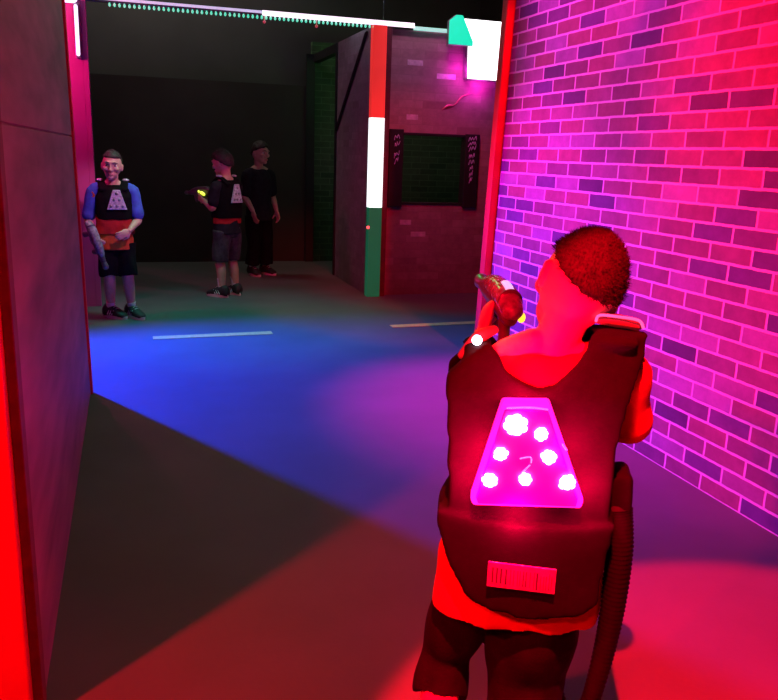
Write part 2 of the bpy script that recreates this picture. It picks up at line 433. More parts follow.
def body(root, J, s=1., voxel=.006, T=None, hands=True):
    """one continuous figure from the joint dictionary J (metres, local axes, facing +Y)"""
    bm = bmesh.new()
    px, py = J['pelvis'][:2]; cx, cy, cz = J['chest']; tl = J.get('tilt', 0)
    pz = J['pelvis'][2]
    L = cz-pz
    loft(bm, [(px, py, pz-.05*s, .075*s, .065*s), (px, py, pz, .118*s, .085*s), (px, py, pz+.05*s, .118*s, .083*s),
              (px*.6+cx*.4, py*.6+cy*.4, pz+L*.42, .100*s, .074*s, tl*.5), (px*.3+cx*.7, py*.3+cy*.7, pz+L*.72, .112*s, .080*s, tl),
              (cx, cy, cz, .118*s, .082*s, tl), (cx, cy, cz+.05*s, .105*s, .068*s, tl), (cx, cy, cz+.085*s, .065*s, .050*s, tl)])
    nb = Vector((cx, cy-.005, cz+.055*s)); hc = T.translation
    up = T.to_3x3() @ Vector((0, -.014*s, -.055*s))
    tube(bm, [nb, (nb*.45+(hc+up)*.55), hc+up], [(.052*s, .048*s), (.043*s, .044*s), (.045*s, .047*s)], 18)
    for sd in ('L', 'R'):
        sg = -1 if sd == 'L' else 1
        S, E_, W = [Vector(J[k+sd]) for k in ('sh', 'el', 'wr')]
        mid = S.lerp(E_, .5); fm = E_.lerp(W, .35)
        tube(bm, [Vector((cx+sg*.06*s, cy, cz+.045*s)), S, mid, E_, fm, W], [.045*s, .043*s, .035*s, .029*s, .030*s, (.022*s, .018*s)], 16)
        tube(bm, [(cx+sg*.02*s, cy-.01*s, cz+.10*s), (cx+sg*.07*s, cy, cz+.075*s), S+Vector((0, 0, .012*s))], [.035*s, .035*s, .030*s], 14)
        if hands:
            hd, hn, cu = J['hand'+sd]
            hand_bm(bm, W, hd, hn, s, cu, left=(sd == 'L'), tcurl=J.get('tc'+sd, .5))
        Hh, K, A = [Vector(J[k+sd]) for k in ('hip', 'kn', 'an')]
        tube(bm, leg_pts(Hh, K, A), [.070*s, .060*s, .045*s, .044*s, .028*s], 18)
        fy = J.get('fy'+sd, 0); f = Vector((-math.sin(fy), math.cos(fy), 0))
        tube(bm, [A-Vector((0, 0, .02*s))-f*.02*s, A+f*.03*s-Vector((0, 0, .025*s)), A+f*.10*s+Vector((0, 0, -A.z+.035*s))], [.026*s, .026*s, (.028*s, .018*s)], 12)
    head_bm(bm, T, s)
    bm = remesh(bm, voxel, 2)
    b = link('body', bm, M['skin'], root, True)
    return b

def tshirt(root, J, m, s=1., hem=.05, sleeve=.75, voxel=.006, name='shirt', wide=1.):
    bm = bmesh.new(); px, py, pz = J['pelvis']; cx, cy, cz = J['chest']; tl = J.get('tilt', 0); L = cz-pz
    loft(bm, [(px, py, pz-hem*s, .137*s*wide, .105*s), (px, py, pz, .134*s*wide, .102*s), (px*.6+cx*.4, py*.6+cy*.4, pz+L*.42, .124*s, .096*s, tl*.5),
              (px*.3+cx*.7, py*.3+cy*.7, pz+L*.72, .128*s, .096*s, tl), (cx, cy, cz, .130*s, .094*s, tl), (cx, cy, cz+.055*s, .115*s, .078*s, tl), (cx, cy, cz+.088*s, .066*s, .058*s, tl)], 36)
    for sd in ('L', 'R'):
        sg = -1 if sd == 'L' else 1
        S, E_ = Vector(J['sh'+sd]), Vector(J['el'+sd])
        tube(bm, [Vector((cx+sg*.06*s, cy, cz+.045*s)), S, S.lerp(E_, sleeve*.6), S.lerp(E_, sleeve)], [.054*s, .054*s, .052*s, .053*s], 18)
    bm = remesh(bm, voxel, 2, noise_amt=.008*s, noise_scale=12/s, fold=(1.4, 1.4, .7))
    return link(name, bm, m, root, True)

def shorts(root, J, m, s=1., frac=(.85, .85), voxel=.006, flare=1., top=.06):
    bm = bmesh.new(); px, py, pz = J['pelvis']
    loft(bm, [(px, py, pz-.07*s, .110*s, .085*s), (px, py, pz-.02*s, .129*s, .098*s), (px, py, pz+top*s, .126*s, .094*s)], 30)
    for sd, fr, flare in zip('LR', frac, flare if isinstance(flare, tuple) else (flare, flare)):
        Hh, K, A = [Vector(J[k+sd]) for k in ('hip', 'kn', 'an')]
        if fr <= 1: e = Hh.lerp(K, fr)
        else: e = K.lerp(A, fr-1)
        P = [Hh+Vector((0, 0, .02*s)), Hh.lerp(K, min(fr, 1)*.55)]
        if fr > 1: P.append(K)
        P.append(e)
        R = [.082*s, .078*s*flare] + ([.066*s*flare] if fr > 1 else []) + [.070*s*flare]
        tube(bm, P, R, 22, cap=False)
    bm = remesh(bm, voxel, 2, noise_amt=.012*s, noise_scale=14/s, fold=(1.3, 1.3, .5))
    return link('shorts', bm, m, root, True)

def sock(root, J, sd, s=1., h=.11):
    K, A = Vector(J['kn'+sd]), Vector(J['an'+sd]); d = (K-A).normalized()
    bm = bmesh.new(); tube(bm, [A-d*.03*s, A+d*.03*s, A+d*h*s], [.033*s, .033*s, (.038*s)], 18, cap=False)
    bm = remesh(bm, .005, 1, noise_amt=.003, noise_scale=30)
    return link('sock', bm, M['sock'], root, True)

def trapezoid(root_vest, T, w_top, w_bot, h, th, m, name='sensor_panel', bev=.004, label=None):
    bm = bmesh.new(); prism(bm, [(-w_bot/2, -h/2), (w_bot/2, -h/2), (w_top/2, h/2), (-w_top/2, h/2)], 0, th, bev)
    for v in bm.verts: v.co = T @ v.co
    return link(name, bm, m, root_vest, label=label)

def phaser_thing(loc, M3, s, label, led, ledpos, shell, yaw=0, group=None, top=None):
    """hand-held phaser: body, clear shell, grip, muzzle, trigger guard, lights"""
    r = empty('phaser', loc, label=label, cat='toy gun')
    r.rotation_euler = M3
    r.scale = (s, s, s)
    bm = bmesh.new(); tube(bm, [(0, -.10, .02), (0, -.02, .03), (0, .12, .025), (0, .22, .02)], [(.024, .034), (.030, .042), (.026, .034), (.018, .020)], 18)
    link('barrel', bm, M['phaser'], r, True)
    bm = bmesh.new(); tube(bm, [(0, -.115, .035), (0, -.05, .055), (0, .08, .055), (0, .16, .045)], [(.030, .026), (.036, .032), (.032, .028), (.020, .014)], 18)
    link('clear_shell', bm, shell, r, True, label='clear ribbed plastic shell')
    for k in range(5):
        y = -.085+.045*k; bm = bmesh.new(); tube(bm, [(0, y-.004, .052), (0, y+.004, .052)], [(.037-.002*abs(k-1.5), .035-.002*k)]*2, 18, cap=False); link('shell_rib', bm, M['phaser'], r, True)
    bm = bmesh.new(); tube(bm, [(0, -.045, .0), (0, -.055, -.05), (0, -.070, -.105)], [(.017, .025), (.016, .022), (.018, .026)], 14)
    link('grip', bm, M['phaser'], r, True)
    bm = bmesh.new(); tube(bm, [(0, .10, .0), (0, .10, -.04), (0, .09, -.075)], [(.017, .024), (.018, .024), (.016, .020)], 14)
    link('front_grip', bm, M['phaser'], r, True)
    bm = bmesh.new(); tube(bm, [(0, -.03, -.01), (0, -.01, -.045), (0, .03, -.045), (0, .05, -.008)], .005, 8)
    link('trigger_guard', bm, M['phaser'], r, True)
    bm = bmesh.new(); ball(bm, ledpos, (.011, .012, .015), 14); link('indicator_light', bm, led, r, True, label='glowing indicator light')
    if top:
        bm = bmesh.new(); tube(bm, [(0, -.08, .080), (0, -.05, .087), (0, -.02, .088)], [(.012, .006)]*3, 12); link('top_light', bm, top, r, True, label='glowing blue strip light')
    bm = bmesh.new(); tube(bm, [(0, .21, .02), (0, .25, .02)], [.020, .024], 16); link('muzzle', bm, M['metal'], r, True)
    return r

# ================================================================== THE SETTING
bbox('floor', (-4.2, 4.8, -1.5, 11.0, -.06, 0), M['floor'], kind='structure', bev=0)
bbox('ceiling', (-4.2, 4.8, -1.5, 11.0, 4.6, 4.7), M['ceil'], kind='structure', bev=0)
# near left wall: plywood face with a horizontal seam, red capping at its far end
bm = bmesh.new(); box(bm, -.345, -.265, 2.01, 4.74, 0, 1.443, bev=.003); box(bm, -.345, -.265, 2.01, 4.74, 1.449, 3.0, bev=.003); box(bm, -.34, -.275, 2.02, 4.73, 1.44, 1.452)
for v in bm.verts: v.co.x -= .014*v.co.z
link('wall_left', bm, M['plank'], kind='structure')
bm = bmesh.new(); box(bm, -.355, -.252, 4.74, 4.79, 0, 3.0, bev=.004)
for v in bm.verts: v.co.x -= .014*v.co.z
link('trim_1', bm, M['red'], kind='structure')
bm = bmesh.new(); box(bm, 2.36, 2.46, -1.5, 5.07, 0, 3.2)
for v in bm.verts:
    if v.co.y > 5: v.co.y -= .065*v.co.z
link('wall_right', bm, M['brick'], kind='structure')
bm = bmesh.new(); box(bm, -4.2, 2.30, 10.46, 10.56, 0, 2.22)
link('wall_back', bm, M['backw'], kind='structure')
bm = bmesh.new(); box(bm, -4.2, 4.8, 10.9, 11.0, 0, 4.6)
link('wall_back_upper', bm, M['upper'], kind='structure')
bm = bmesh.new(); box(bm, 2.25, 4.6, 10.44, 10.52, 0, 2.75); link('wall_booth', bm, M['brick_green'], kind='structure')
bbox('wall_side_left', (-4.2, -4.1, -1.5, 11, 0, 4.6), M['backw'], kind='structure', bev=0)
bbox('wall_side_right', (4.7, 4.8, -1.5, 11, 0, 4.6), M['backw'], kind='structure', bev=0)
# pink wall behind the left doorway
bm = bmesh.new(); box(bm, -2.6, -.33, 7.52, 7.62, 0, 2.58); link('wall_pink', bm, M['pink'], kind='structure')
bm = bmesh.new(); box(bm, -.33, -.285, 7.52, 7.64, 0, 2.58, bev=.004); link('trim_2', bm, M['pink'], kind='structure')

# near left red post
t = empty('corner_post', (-.425, 1.90, 0), label='bright red post at the left edge, nearest the camera, ending the plywood wall', cat='post')
bbox('post_board', (-.10, .142, -.03, .05, 0, 3.0), M['red'], t, bev=.005)
bbox('backing_strip', (.142, .165, .01, .08, 0, 3.0), mat('shadow_gap_red', (.16, .012, .015), .6), t, bev=.003)  # dark strip standing in for the shaded gap beside the post
# red post at the end of the brick wall
t = empty('corner_post', (2.345, 5.115, 0), label='tall red post at the far end of the brick wall', cat='post')
bm = bmesh.new(); box(bm, -.035, .04, -.035, .045, 0, 3.2, bev=.006)
for v in bm.verts: v.co.y -= .065*v.co.z
link('post_board', bm, M['red'], t)
bbox('foot_block', (-.085, .045, -.040, .05, 0, .14), M['black'], t, bev=.008, label='dark foot block')

# floor tape
for (x0, y0, x1, y1, lab) in ((.12, 6.15, 1.03, 6.19, 'yellow tape stripe on the floor, left one, nearer the boy in the orange hem'),
                              (2.05, 6.27, 3.15, 6.33, 'orange-yellow tape stripe on the floor, right one, beside the red post')):
    bm = bmesh.new(); w = .05; v = [bm.verts.new(p) for p in ((x0, y0-w, .001), (x1, y1-w, .001), (x1, y1+w, .001), (x0, y0+w, .001))]
    f = bm.faces.new(v); g = bmesh.ops.extrude_face_region(bm, geom=[f])
    for q in g['geom']:
        if isinstance(q, bmesh.types.BMVert): q.co.z = .004
    link('floor_stripe', bm, M['yellow'], label=lab, cat='floor marking')

# ================================================================== PARTITION with window
PY = 7.78
t = empty('partition_wall', (2.42, PY, 0), label='dark brick-patterned partition with a square window behind the tricolour post', cat='partition')
def W(x): return x-2.42
bm = bmesh.new()
x0, x1, wx0, wx1, wz0, wz1, H = W(2.40), W(4.6), W(2.58), W(3.28), .935, 1.615, 2.58
for a in ((x0, wx0, 0, .08, 0, H), (wx1, x1, 0, .08, 0, H), (wx0, wx1, 0, .08, 0, wz0), (wx0, wx1, 0, .08, wz1, H)): box(bm, *a)
link('brick_panel', bm, M['brick_dark'], t)
jambs = []
for (a, b, z0, z1) in ((2.455, 2.60, .90, 1.655), (3.265, 3.415, .90, 1.635)):
    jambs.append(bbox('window_jamb', (W(a), W(b), -.035, .10, z0, z1), M['black'], t, bev=.006, label='black board covered in pale marker writing'))
bbox('window_rail', (wx0, wx1, -.004, .10, wz1-.012, wz1+.012), M['black'], t, bev=.003)
bbox('window_sill', (wx0, wx1, -.010, .11, wz0-.012, wz0+.010), M['black'], t, bev=.003)
# marker scribbles, sub-parts of the jambs
def scribble(jamb, cx, z, w, n, seed):
    random.seed(seed); bm = bmesh.new(); pts = []
    for i in range(n):
        pts.append((cx-w/2+w*i/(n-1)+random.uniform(-.006, .006), -.037, z+(.022 if i % 2 else -.016)+random.uniform(-.008, .008)+.02*i/(n-1)))
    tube(bm, pts, .0040, 6, 3); link('marker_writing', bm, M['chalk'], jamb, True, label='pale lilac handwriting')
for z, w, n in ((1.57, .06, 5), (1.50, .05, 6), (1.40, .055, 6), (1.34, .04, 4)): scribble(jambs[0], W(2.53), z, w, n, int(z*100))
for z, w, n in ((1.58, .09, 7), (1.53, .08, 7), (1.48, .07, 6), (1.41, .06, 7), (1.35, .05, 5), (1.29, .04, 5), (1.23, .045, 6), (1.17, .035, 4)): scribble(jambs[1], W(3.335), z, w, n, int(z*90))
# a few lighter single bricks painted on the panel and the orange streak
random.seed(3)
for (x, z, w) in ((2.62, 2.26, .16), (2.93, 2.15, .2), (2.63, 1.75, .12), (2.60, .72, .12), (2.72, .60, .16)):
    bbox('painted_brick', (W(x), W(x+w), -.003, .002, z, z+.05), mat('pale_brick_%d' % int(x*100+z*10), (.62, .46, .56), .8), t, bev=.001, label='single paler brick')
bm = bmesh.new(); tube(bm, [(W(3.0), -.004, 1.86), (W(3.06), -.004, 1.90), (W(3.13), -.004, 1.91), (W(3.20), -.004, 1.99), (W(3.30), -.004, 2.03)], [.005, .014, .007, .010, .004], 6)
link('paint_streak', bm, mat('pink_streak', (.75, .16, .30), .6), t, True, label='pinkish orange streak')  # thin pinkish orange streak across the panel

# side panel running away from the post, with a slanting black batten and a black door frame
t = empty('side_panel', (2.30, 7.87, 0), label='dark side panel with a slanting black batten, running back from the tricolour post', cat='partition')
bbox('brick_panel', (-.03, .03, 0, 1.30, 0, 2.60), M['brick_side'], t)
bm = bmesh.new(); tube(bm, [(-.038, .12, 2.55), (-.038, 1.28, 1.66)], .022, 4, 1, smoothpath=False); link('slanting_batten', bm, M['black'], t)
bbox('end_batten', (-.045, .04, 1.30, 1.36, 0, 2.58), M['black'], t)
bbox('lintel', (-.04, .04, 1.36, 2.52, 2.50, 2.60), M['black'], t)
bbox('frame_post', (-.13, -.02, 2.52, 2.56, 0, 2.60), M['black'], t)

# tricolour lit post
t = empty('light_post', (2.34, PY-.05, 0), label='tricolour post, red above, glowing white in the middle, green below', cat='post')
bbox('red_section', (-.098, .038, -.04, .05, 1.75, 2.60), M['e_red'], t, bev=.006, label='lit red section')
bbox('white_section', (-.098, .038, -.04, .05, .894, 1.75), M['e_white'], t, bev=.006, label='glowing white section')
bbox('green_section', (-.098, .038, -.04, .05, 0, .894), M['e_green'], t, bev=.006, label='dim green section')
bbox('backing_board', (.038, .095, -.02, .05, 0, 2.58), mat('dark_red_board', (.12, .015, .03), .6), t, bev=.003, label='dark red backing board')  # shadow along the post's right side, built as a dark strip

bm = bmesh.new(); ball(bm, (-.105, -.05, .70), .015, 14); link('indicator_lamp', bm, M['e_dot'], t, True, label='tiny glowing red lamp')

# LED beam across the gateway
t = empty('led_beam', (-.40, 7.72, 2.60), label='long LED light beam spanning the gateway at the top of the view', cat='light')
bbox('beam', (0, 3.05, -.02, .02, -.012, .022), M['metal'], t, bev=.003)
bbox('light_strip', (1.6, 3.05, -.030, -.0205, -.014, .030), M['e_strip'], t, bev=.002, label='glowing pinkish white strip')
bbox('light_strip', (0.0, 1.6, -.028, -.0205, .004, .026), M['e_strip2'], t, bev=.002, label='lilac-grey glowing strip')
bm = bmesh.new(); ball(bm, (0, 0, 0), (.011, .011, .015), 10); ball(bm, (0, 0, .012), (.007, .007, .010), 8)
b0 = link('bulb', bm, M['e_bulb'], t, True); n = 62
for i in range(n):
    b = b0 if i == 0 else b0.copy()
    if i: C.objects.link(b)
    b.parent = t; b.location = (.30+i*.0405, -.012, -.030)
for x in (1.62, 2.10):
    bm = bmesh.new(); tube(bm, [(x, -.01, -.012), (x, -.01, -.055)], .004, 6); ball(bm, (x, -.01, -.065), .014, 10)
    link('hanging_red_lamp', bm, M['e_dot_dim'], t, True, label='tiny red lamp hanging below the beam')
bbox('rail', (3.05, 3.42, -.012, .012, -.028, .006), M['e_cyan'], t, bev=.002, label='thin cyan glowing rail')
bm = bmesh.new(); tube(bm, [(2.345, 7.72, 2.615), (2.35, 7.72, 3.6), (2.35, 7.72, 4.6)], .006, 8)
link('hanging_cable', bm, mat('green_cable', (.10, .22, .12), .6), smooth=True, label='thin cable rising from the tricolour post to the ceiling', cat='cable')

# light box (white) and teal hexagon
t = empty('light_box', (3.36, 7.70, 2.15), label='glowing white light box beside the red post, high on the partition', cat='light')
bm = bmesh.new(); prism(bm, [(-.16, 0), (.25, 0), (.25, .565), (-.27, .565), (-.17, .33)], -.03, .06, .006); link('housing', bm, M['metal'], t)
bm = bmesh.new(); prism(bm, [(-.150, .010), (.24, .010), (.24, .555), (-.255, .555), (-.158, .33)], -.038, -.031, .002); link('lit_screen', bm, M['e_box'], t, label='overexposed white screen')
bm = bmesh.new(); tube(bm, [(-.10, -.041, .13), (-.12, -.041, .20), (-.08, -.041, .235), (-.02, -.041, .215), (.04, -.041, .24), (.10, -.041, .215), (.13, -.041, .235)], .0045, 6, 4)
link('screen_mark', bm, mat('grey_mark', (.30, .25, .3), .6), t, True, label='faint grey squiggle')
t = empty('hexagon_sign', (3.09, 7.595, 2.45), label='teal glowing six-sided sign left of the white light box', cat='sign')
bm = bmesh.new(); prism(bm, [(-.13, 0), (.13, 0), (.13, .045), (.01, .275), (-.06, .275), (-.13, .22)], 0, .05, .004); link('backing', bm, M['metal'], t)
bm = bmesh.new(); prism(bm, [(-.126, .005), (.126, .005), (.126, .043), (.007, .270), (-.058, .270), (-.126, .217)], -.008, -.001, .002); link('lit_face', bm, M['e_teal'], t, label='teal glowing face')

# tube light on the pink wall
t = empty('tube_light', (-.36, 7.46, 2.10), label='white tube light fixed upright near the top of the pink wall', cat='light')
bm = bmesh.new(); tube(bm, [(0, 0, .03), (0, 0, .20), (0, 0, .40)], .014, 12); link('tube', bm, M['e_tube'], t, True)
bbox('mount', (-.02, .02, .012, .045, 0, .43), M['metal'], t, bev=.003)
t = empty('strip_light', (-.40, 7.44, 2.56), label='short lilac light across the top of the pink wall, at the upper left', cat='light')
bm = bmesh.new(); tube(bm, [(-.40, 0, 0), (-.05, 0, 0), (.02, 0, 0)], .040, 12); link('tube', bm, M['e_tube'], t, True)
bbox('mount', (-.42, .04, .02, .08, -.03, .03), M['metal'], t, bev=.003)

# ================================================================== FOREGROUND PLAYER
PH = math.radians(24)
O = Vector((.76, 1.38, 0))
P = empty('person', O, -PH, label='child in a black vest with a glowing pink triangular panel, seen from behind, aiming', cat='person')
T = Matrix.Translation((.074, .030, 1.166)) @ Euler((math.radians(-12), math.radians(24), math.radians(9)), 'XYZ').to_matrix().to_4x4() @ Matrix.Scale(1.07, 4)
J = dict(pelvis=(-.005, 0, .585), chest=(.012, .0, .945), tilt=.10,
         shL=(-.112, .020, .965), elL=(-.118, .170, .880), wrL=(-.108, .270, 1.000),
         shR=(.160, .005, 1.000), elR=(.208, .085, .865), wrR=(.040, .215, .945),
         handL=((.15, .45, .85), (1, .3, -.2), .85), handR=((-.55, .35, .75), (-.3, .6, .2), .9),
         hipL=(-.085, 0, .55), knL=(-.150, .06, .30), anL=(-.172, -.05, .075),
         hipR=(.040, 0, .55), knR=(.028, .02, .30), anR=(.035, -.02, .075))
body(P, J, 1., .0045, T)
add_face(P, T, 1.)
hair_line = lambda p: p.z > .66 or p.z > .26+.40*max(0, p.y)-.62*max(0, -p.y)-.10*p.x and not (abs(p.x) > .90 and p.z < .10)
link('hair', hair_bm(T, 1., hair_line, .006, 9000, .0065), M['hair'], P, True)
tshirt(P, J, M['shirt'], 1., hem=.118, sleeve=.92, voxel=.0055, wide=1.30)
shorts(P, J, M['shorts'], 1., (1.38, 1.5), .006, (.86, 1.28))
for sd in 'LR': sock(P, J, sd, 1.)
shoe(P, J['anL'], .25); shoe(P, J['anR'], -.05)

# vest: carved from a body-hugging shell, back panel with U neck
def plate(bm, poly, yf, th, step=.006):
    """curved slab: all grid cells whose centre is inside poly; yf(x, z) gives the outer surface"""
    def inside(x, z):
        c = False; n = len(poly)
        for i in range(n):
            x1, z1 = poly[i]; x2, z2 = poly[i-1]
            if (z1 > z) != (z2 > z) and x < (x2-x1)*(z-z1)/(z2-z1)+x1: c = not c
        return c
    xs = [p[0] for p in poly]; zs = [p[1] for p in poly]; V = {}
    def vv(i, k, s):
        key = (i, k, s)
        if key not in V:
            x = min(xs)+i*step; z = min(zs)+k*step; V[key] = bm.verts.new((x, yf(x, z)+(th if s else 0), z))
        return V[key]
    ni = int((max(xs)-min(xs))/step)+1; nk = int((max(zs)-min(zs))/step)+1
    ok = {(i, k) for i in range(ni) for k in range(nk) if inside(min(xs)+(i+.5)*step, min(zs)+(k+.5)*step)}
    for i, k in ok:
        bm.faces.new([vv(i, k, 0), vv(i+1, k, 0), vv(i+1, k+1, 0), vv(i, k+1, 0)])
        bm.faces.new([vv(i, k, 1), vv(i, k+1, 1), vv(i+1, k+1, 1), vv(i+1, k, 1)])
        for di, dk, a, b in ((-1, 0, (0, 0), (0, 1)), (1, 0, (1, 1), (1, 0)), (0, -1, (1, 0), (0, 0)), (0, 1, (0, 1), (1, 1))):
            if (i+di, k+dk) not in ok:
                bm.faces.new([vv(i+a[0], k+a[1], 0), vv(i+b[0], k+b[1], 0), vv(i+b[0], k+b[1], 1), vv(i+a[0], k+a[1], 1)])
back = lambda x, z: -.125 + .9*x*x + (.10*max(0, z-.97))*3
front = lambda x, z: .098 - 1.4*x*x - (.10*max(0, z-.97))*3
outline = [(-.178, .990), (-.160, 1.012), (-.104, 1.058), (-.083, 1.040), (-.062, 1.006), (-.030, .988), (0, .982), (.030, .990), (.062, 1.018), (.084, 1.052), (.100, 1.092),
           (.198, 1.090), (.192, 1.045), (.168, .970), (.152, .870), (.150, .765), (.150, .70), (-.165, .70), (-.158, .745), (-.168, .869)]
bm = bmesh.new()
plate(bm, outline, back, .040)
plate(bm, [(x*1.0, z-.01) for x, z in outline], lambda x, z: front(x, z)-.0, .030)
# shoulder straps over the top
tube(bm, [(-.118, -.085, 1.018), (-.120, -.02, 1.040), (-.120, .05, 1.030), (-.118, .09, .99)], [(.030, .014)]*4, 14, hint=Vector((1, 0, 0)))
tube(bm, [(.138, -.085, 1.075), (.140, -.02, 1.082), (.138, .05, 1.070), (.130, .09, 1.02)], [(.040, .012)]*4, 14, hint=Vector((1, 0, 0)))
# side straps and waist pack
for sg in (-1, 1):
    tube(bm, [(sg*.125, -.09, .80), (sg*.158, 0, .80), (sg*.125, .09, .80)], [(.010, .028)]*3, 12, hint=Vector((sg, 0, 0)))
loft(bm, [(0, .0, .635, .150, .118), (0, 0, .67, .184, .130), (0, 0, .710, .182, .128), (-.003, 0, .755, .158, .118)], 36, 2.4)
plate(bm, [(-.128, .575), (-.158, .62), (-.182, .69), (-.180, .72), (.165, .72), (.155, .66), (.146, .555), (.12, .532), (.02, .522), (-.06, .528), (-.11, .545)], lambda x, z: -.145+1.3*x*x, .05)
bm = remesh(bm, .006, 9, noise_amt=.003, noise_scale=9)
vest = link('vest', bm, M['vest'], P, True)
# glowing trapezoid panel
bm = bmesh.new(); tp = [(-.070, .968), (.016, .973), (.093, .785), (.090, .768), (-.112, .758), (-.118, .772)]
prism(bm, tp, -.150, -.118, .005); link('light_panel', bm, M['e_panel_edge'], vest, label='glowing magenta triangular panel rim')
bm = bmesh.new(); cx0, cz0 = -.015, .865
prism(bm, [(cx0+(x-cx0)*.90, cz0+(z-cz0)*.90-.004) for x, z in tp], -.154, -.148, .002); link('panel_face', bm, M['e_panel'], vest, label='glowing deep pink panel face')
for (x, z, r) in ((-.043, .926, .0185), (.004, .913, .0115), (-.067, .869, .0115), (.022, .869, .0125), (-.083, .815, .0125), (-.019, .822, .0105), (.059, .822, .0135)):
    bm = bmesh.new(); ball(bm, (x, -.156, z), (r, .006, r), 18)
    for k in range(7):
        a = k*.9+x*50; rr = r*random.uniform(1.0, 1.5); ball(bm, (x+math.cos(a)*rr*.55, -.157, z+math.sin(a)*rr*.55), (r*.5, .004, r*.45), 10)
    link('led', bm, M['e_led'], vest, True, label='white-hot LED')
for pts, r in (([(-.060, -.155, .958), (-.02, -.155, .962), (.012, -.155, .960)], .0018), ([(.045, -.155, .895), (.052, -.155, .885)], .002),
               ([(-.03, -.156, .862), (-.012, -.156, .866), (-.010, -.156, .856)], .0016), ([(-.025, -.156, .835), (-.012, -.156, .850)], .0016)):
    bm = bmesh.new(); tube(bm, pts, r, 6); link('panel_wire', bm, M['e_pinkdot'], vest, True, label='thin pale wire')
# barcode label
lb = bmesh.new(); box(lb, -.076, .054, -.1615, -.1575, .592, .645, bev=.0015)
for v in lb.verts: v.co.y += 1.2*(v.co.x+.01)**2; v.co.z -= .04*v.co.x
lab = link('barcode_label', lb, M['label'], vest, label='pinkish barcode label')
bm = bmesh.new(); random.seed(5); x = -.068
while x < .046:
    w = random.choice((.0015, .0022, .0035)); z1 = .636 if x < .012 or random.random() < .5 else .630
    box(bm, x, x+w, -.1622, -.1610, .604 if x < .01 else .600, z1); x += w+random.choice((.003, .0045, .006))
for v in bm.verts: v.co.y += 1.2*(v.co.x+.01)**2-.0006; v.co.z -= .04*v.co.x
link('label_bars', bm, M['ink'], vest, label='dark printed bars')
# shoulder sensors
bm = bmesh.new(); tube(bm, [(-.150, -.035, 1.022), (-.118, -.02, 1.058), (-.088, -.005, 1.072)], [(.009, .007), (.014, .010), (.009, .007)], 14); s1 = link('shoulder_sensor', bm, M['e_sens'], vest, True, label='translucent red shoulder sensor')
bm = bmesh.new(); tube(bm, [(.108, -.02, 1.108), (.140, -.02, 1.106), (.182, -.02, 1.100)], [(.022, .010), (.026, .013), (.022, .010)], 14); s2 = link('shoulder_sensor', bm, M['e_sens'], vest, True, label='translucent red shoulder sensor')
bm = bmesh.new(); ball(bm, (-.122, -.048, 1.058), .010, 12); link('shoulder_led', bm, M['e_led'], vest, True, label='white shoulder LED')
bm = bmesh.new(); tube(bm, [(.100, -.046, 1.108), (.106, -.046, 1.119), (.140, -.046, 1.118), (.178, -.046, 1.113), (.188, -.046, 1.100)], .0028, 8); link('sensor_rim', bm, M['e_pinkdot'], vest, True, label='bright pink sensor rim')  # glowing tube in place of the pink highlight on the sensor
# battery pouch and corrugated hose at the right hip
bm = bmesh.new(); box(bm, .135, .205, -.045, .045, .665, .80, bev=.015, seg=3); bm = remesh(bm, .006, 2, noise_amt=.006, noise_scale=22); link('pouch', bm, M['vest'], vest, True)
pts = [(.180, -.02, .72), (.190, -.035, .64), (.190, -.04, .52), (.180, -.045, .40), (.160, -.05, .28), (.140, -.02, .20), (.125, .06, .17), (.10, .17, .25), (.06, .27, .50), (.0, .31, .80), (-.05, .31, .965)]
cp, _ = catmull(pts, [.02]*len(pts), 24)
bm = bmesh.new(); rad = []
for i, p in enumerate(cp):
    f = min(1, i/120); base = .031*(1-f)+.014*f
    rad.append(base+(.002 if i % 2 else -.002))
tube(bm, cp, rad, 16, smoothpath=False); link('hose', bm, M['rubber'], vest, True, label='thick corrugated black hose')

# phaser of the foreground player (held, so a thing of its own); world placement from the local frame
def wl(p):
    c, s_ = math.cos(-PH), math.sin(-PH); return Vector((O.x+c*p[0]-s_*p[1], O.y+s_*p[0]+c*p[1], p[2]))
phaser_thing(wl((-.068, .315, 1.050)), (math.radians(6), 0, -PH+math.radians(13)), .85, 'clear-shelled phaser with a yellow light held up by the foreground child', M['e_yellow'], (.034, -.090, .010), M['clear'], top=M['e_blue'])

# ================================================================== FAR PLAYERS
def kid_T(c, e): return Matrix.Translation(c) @ Euler(e, 'XYZ').to_matrix().to_4x4()
def simple_vest(root, J, s, m, z0=.30, back_too=True, name='vest'):
    px, py, pz = J['pelvis']; cx, cy, cz = J['chest']; L = cz-pz
    bm = bmesh.new()
    loft(bm, [(px*.7+cx*.3, py*.7+cy*.3, pz+L*z0, .134*s, .112*s), (px*.3+cx*.7, py*.3+cy*.7, pz+L*.72, .138*s, .114*s), (cx, cy, cz, .140*s, .112*s), (cx, cy, cz+.06*s, .130*s, .096*s), (cx, cy, cz+.092*s, .085*s, .065*s)], 36, 2.6)
    for sg in (-1, 1): tube(bm, [(cx+sg*.075*s, cy-.09*s, cz+.06*s), (cx+sg*.085*s, cy, cz+.115*s), (cx+sg*.075*s, cy+.09*s, cz+.06*s)], [(.030*s, .012*s)]*3, 12)
    bm = remesh(bm, .006, 2, noise_amt=.004, noise_scale=16)
    v = link(name, bm, m, root, True)
    for sg in (-1, 1):
        bm = bmesh.new(); ball(bm, (cx+sg*.095*s, cy, cz+.128*s), (.026*s, .030*s, .012*s), 14); link('shoulder_sensor', bm, M['silver'], v, True, label='pale shoulder sensor')
    return v

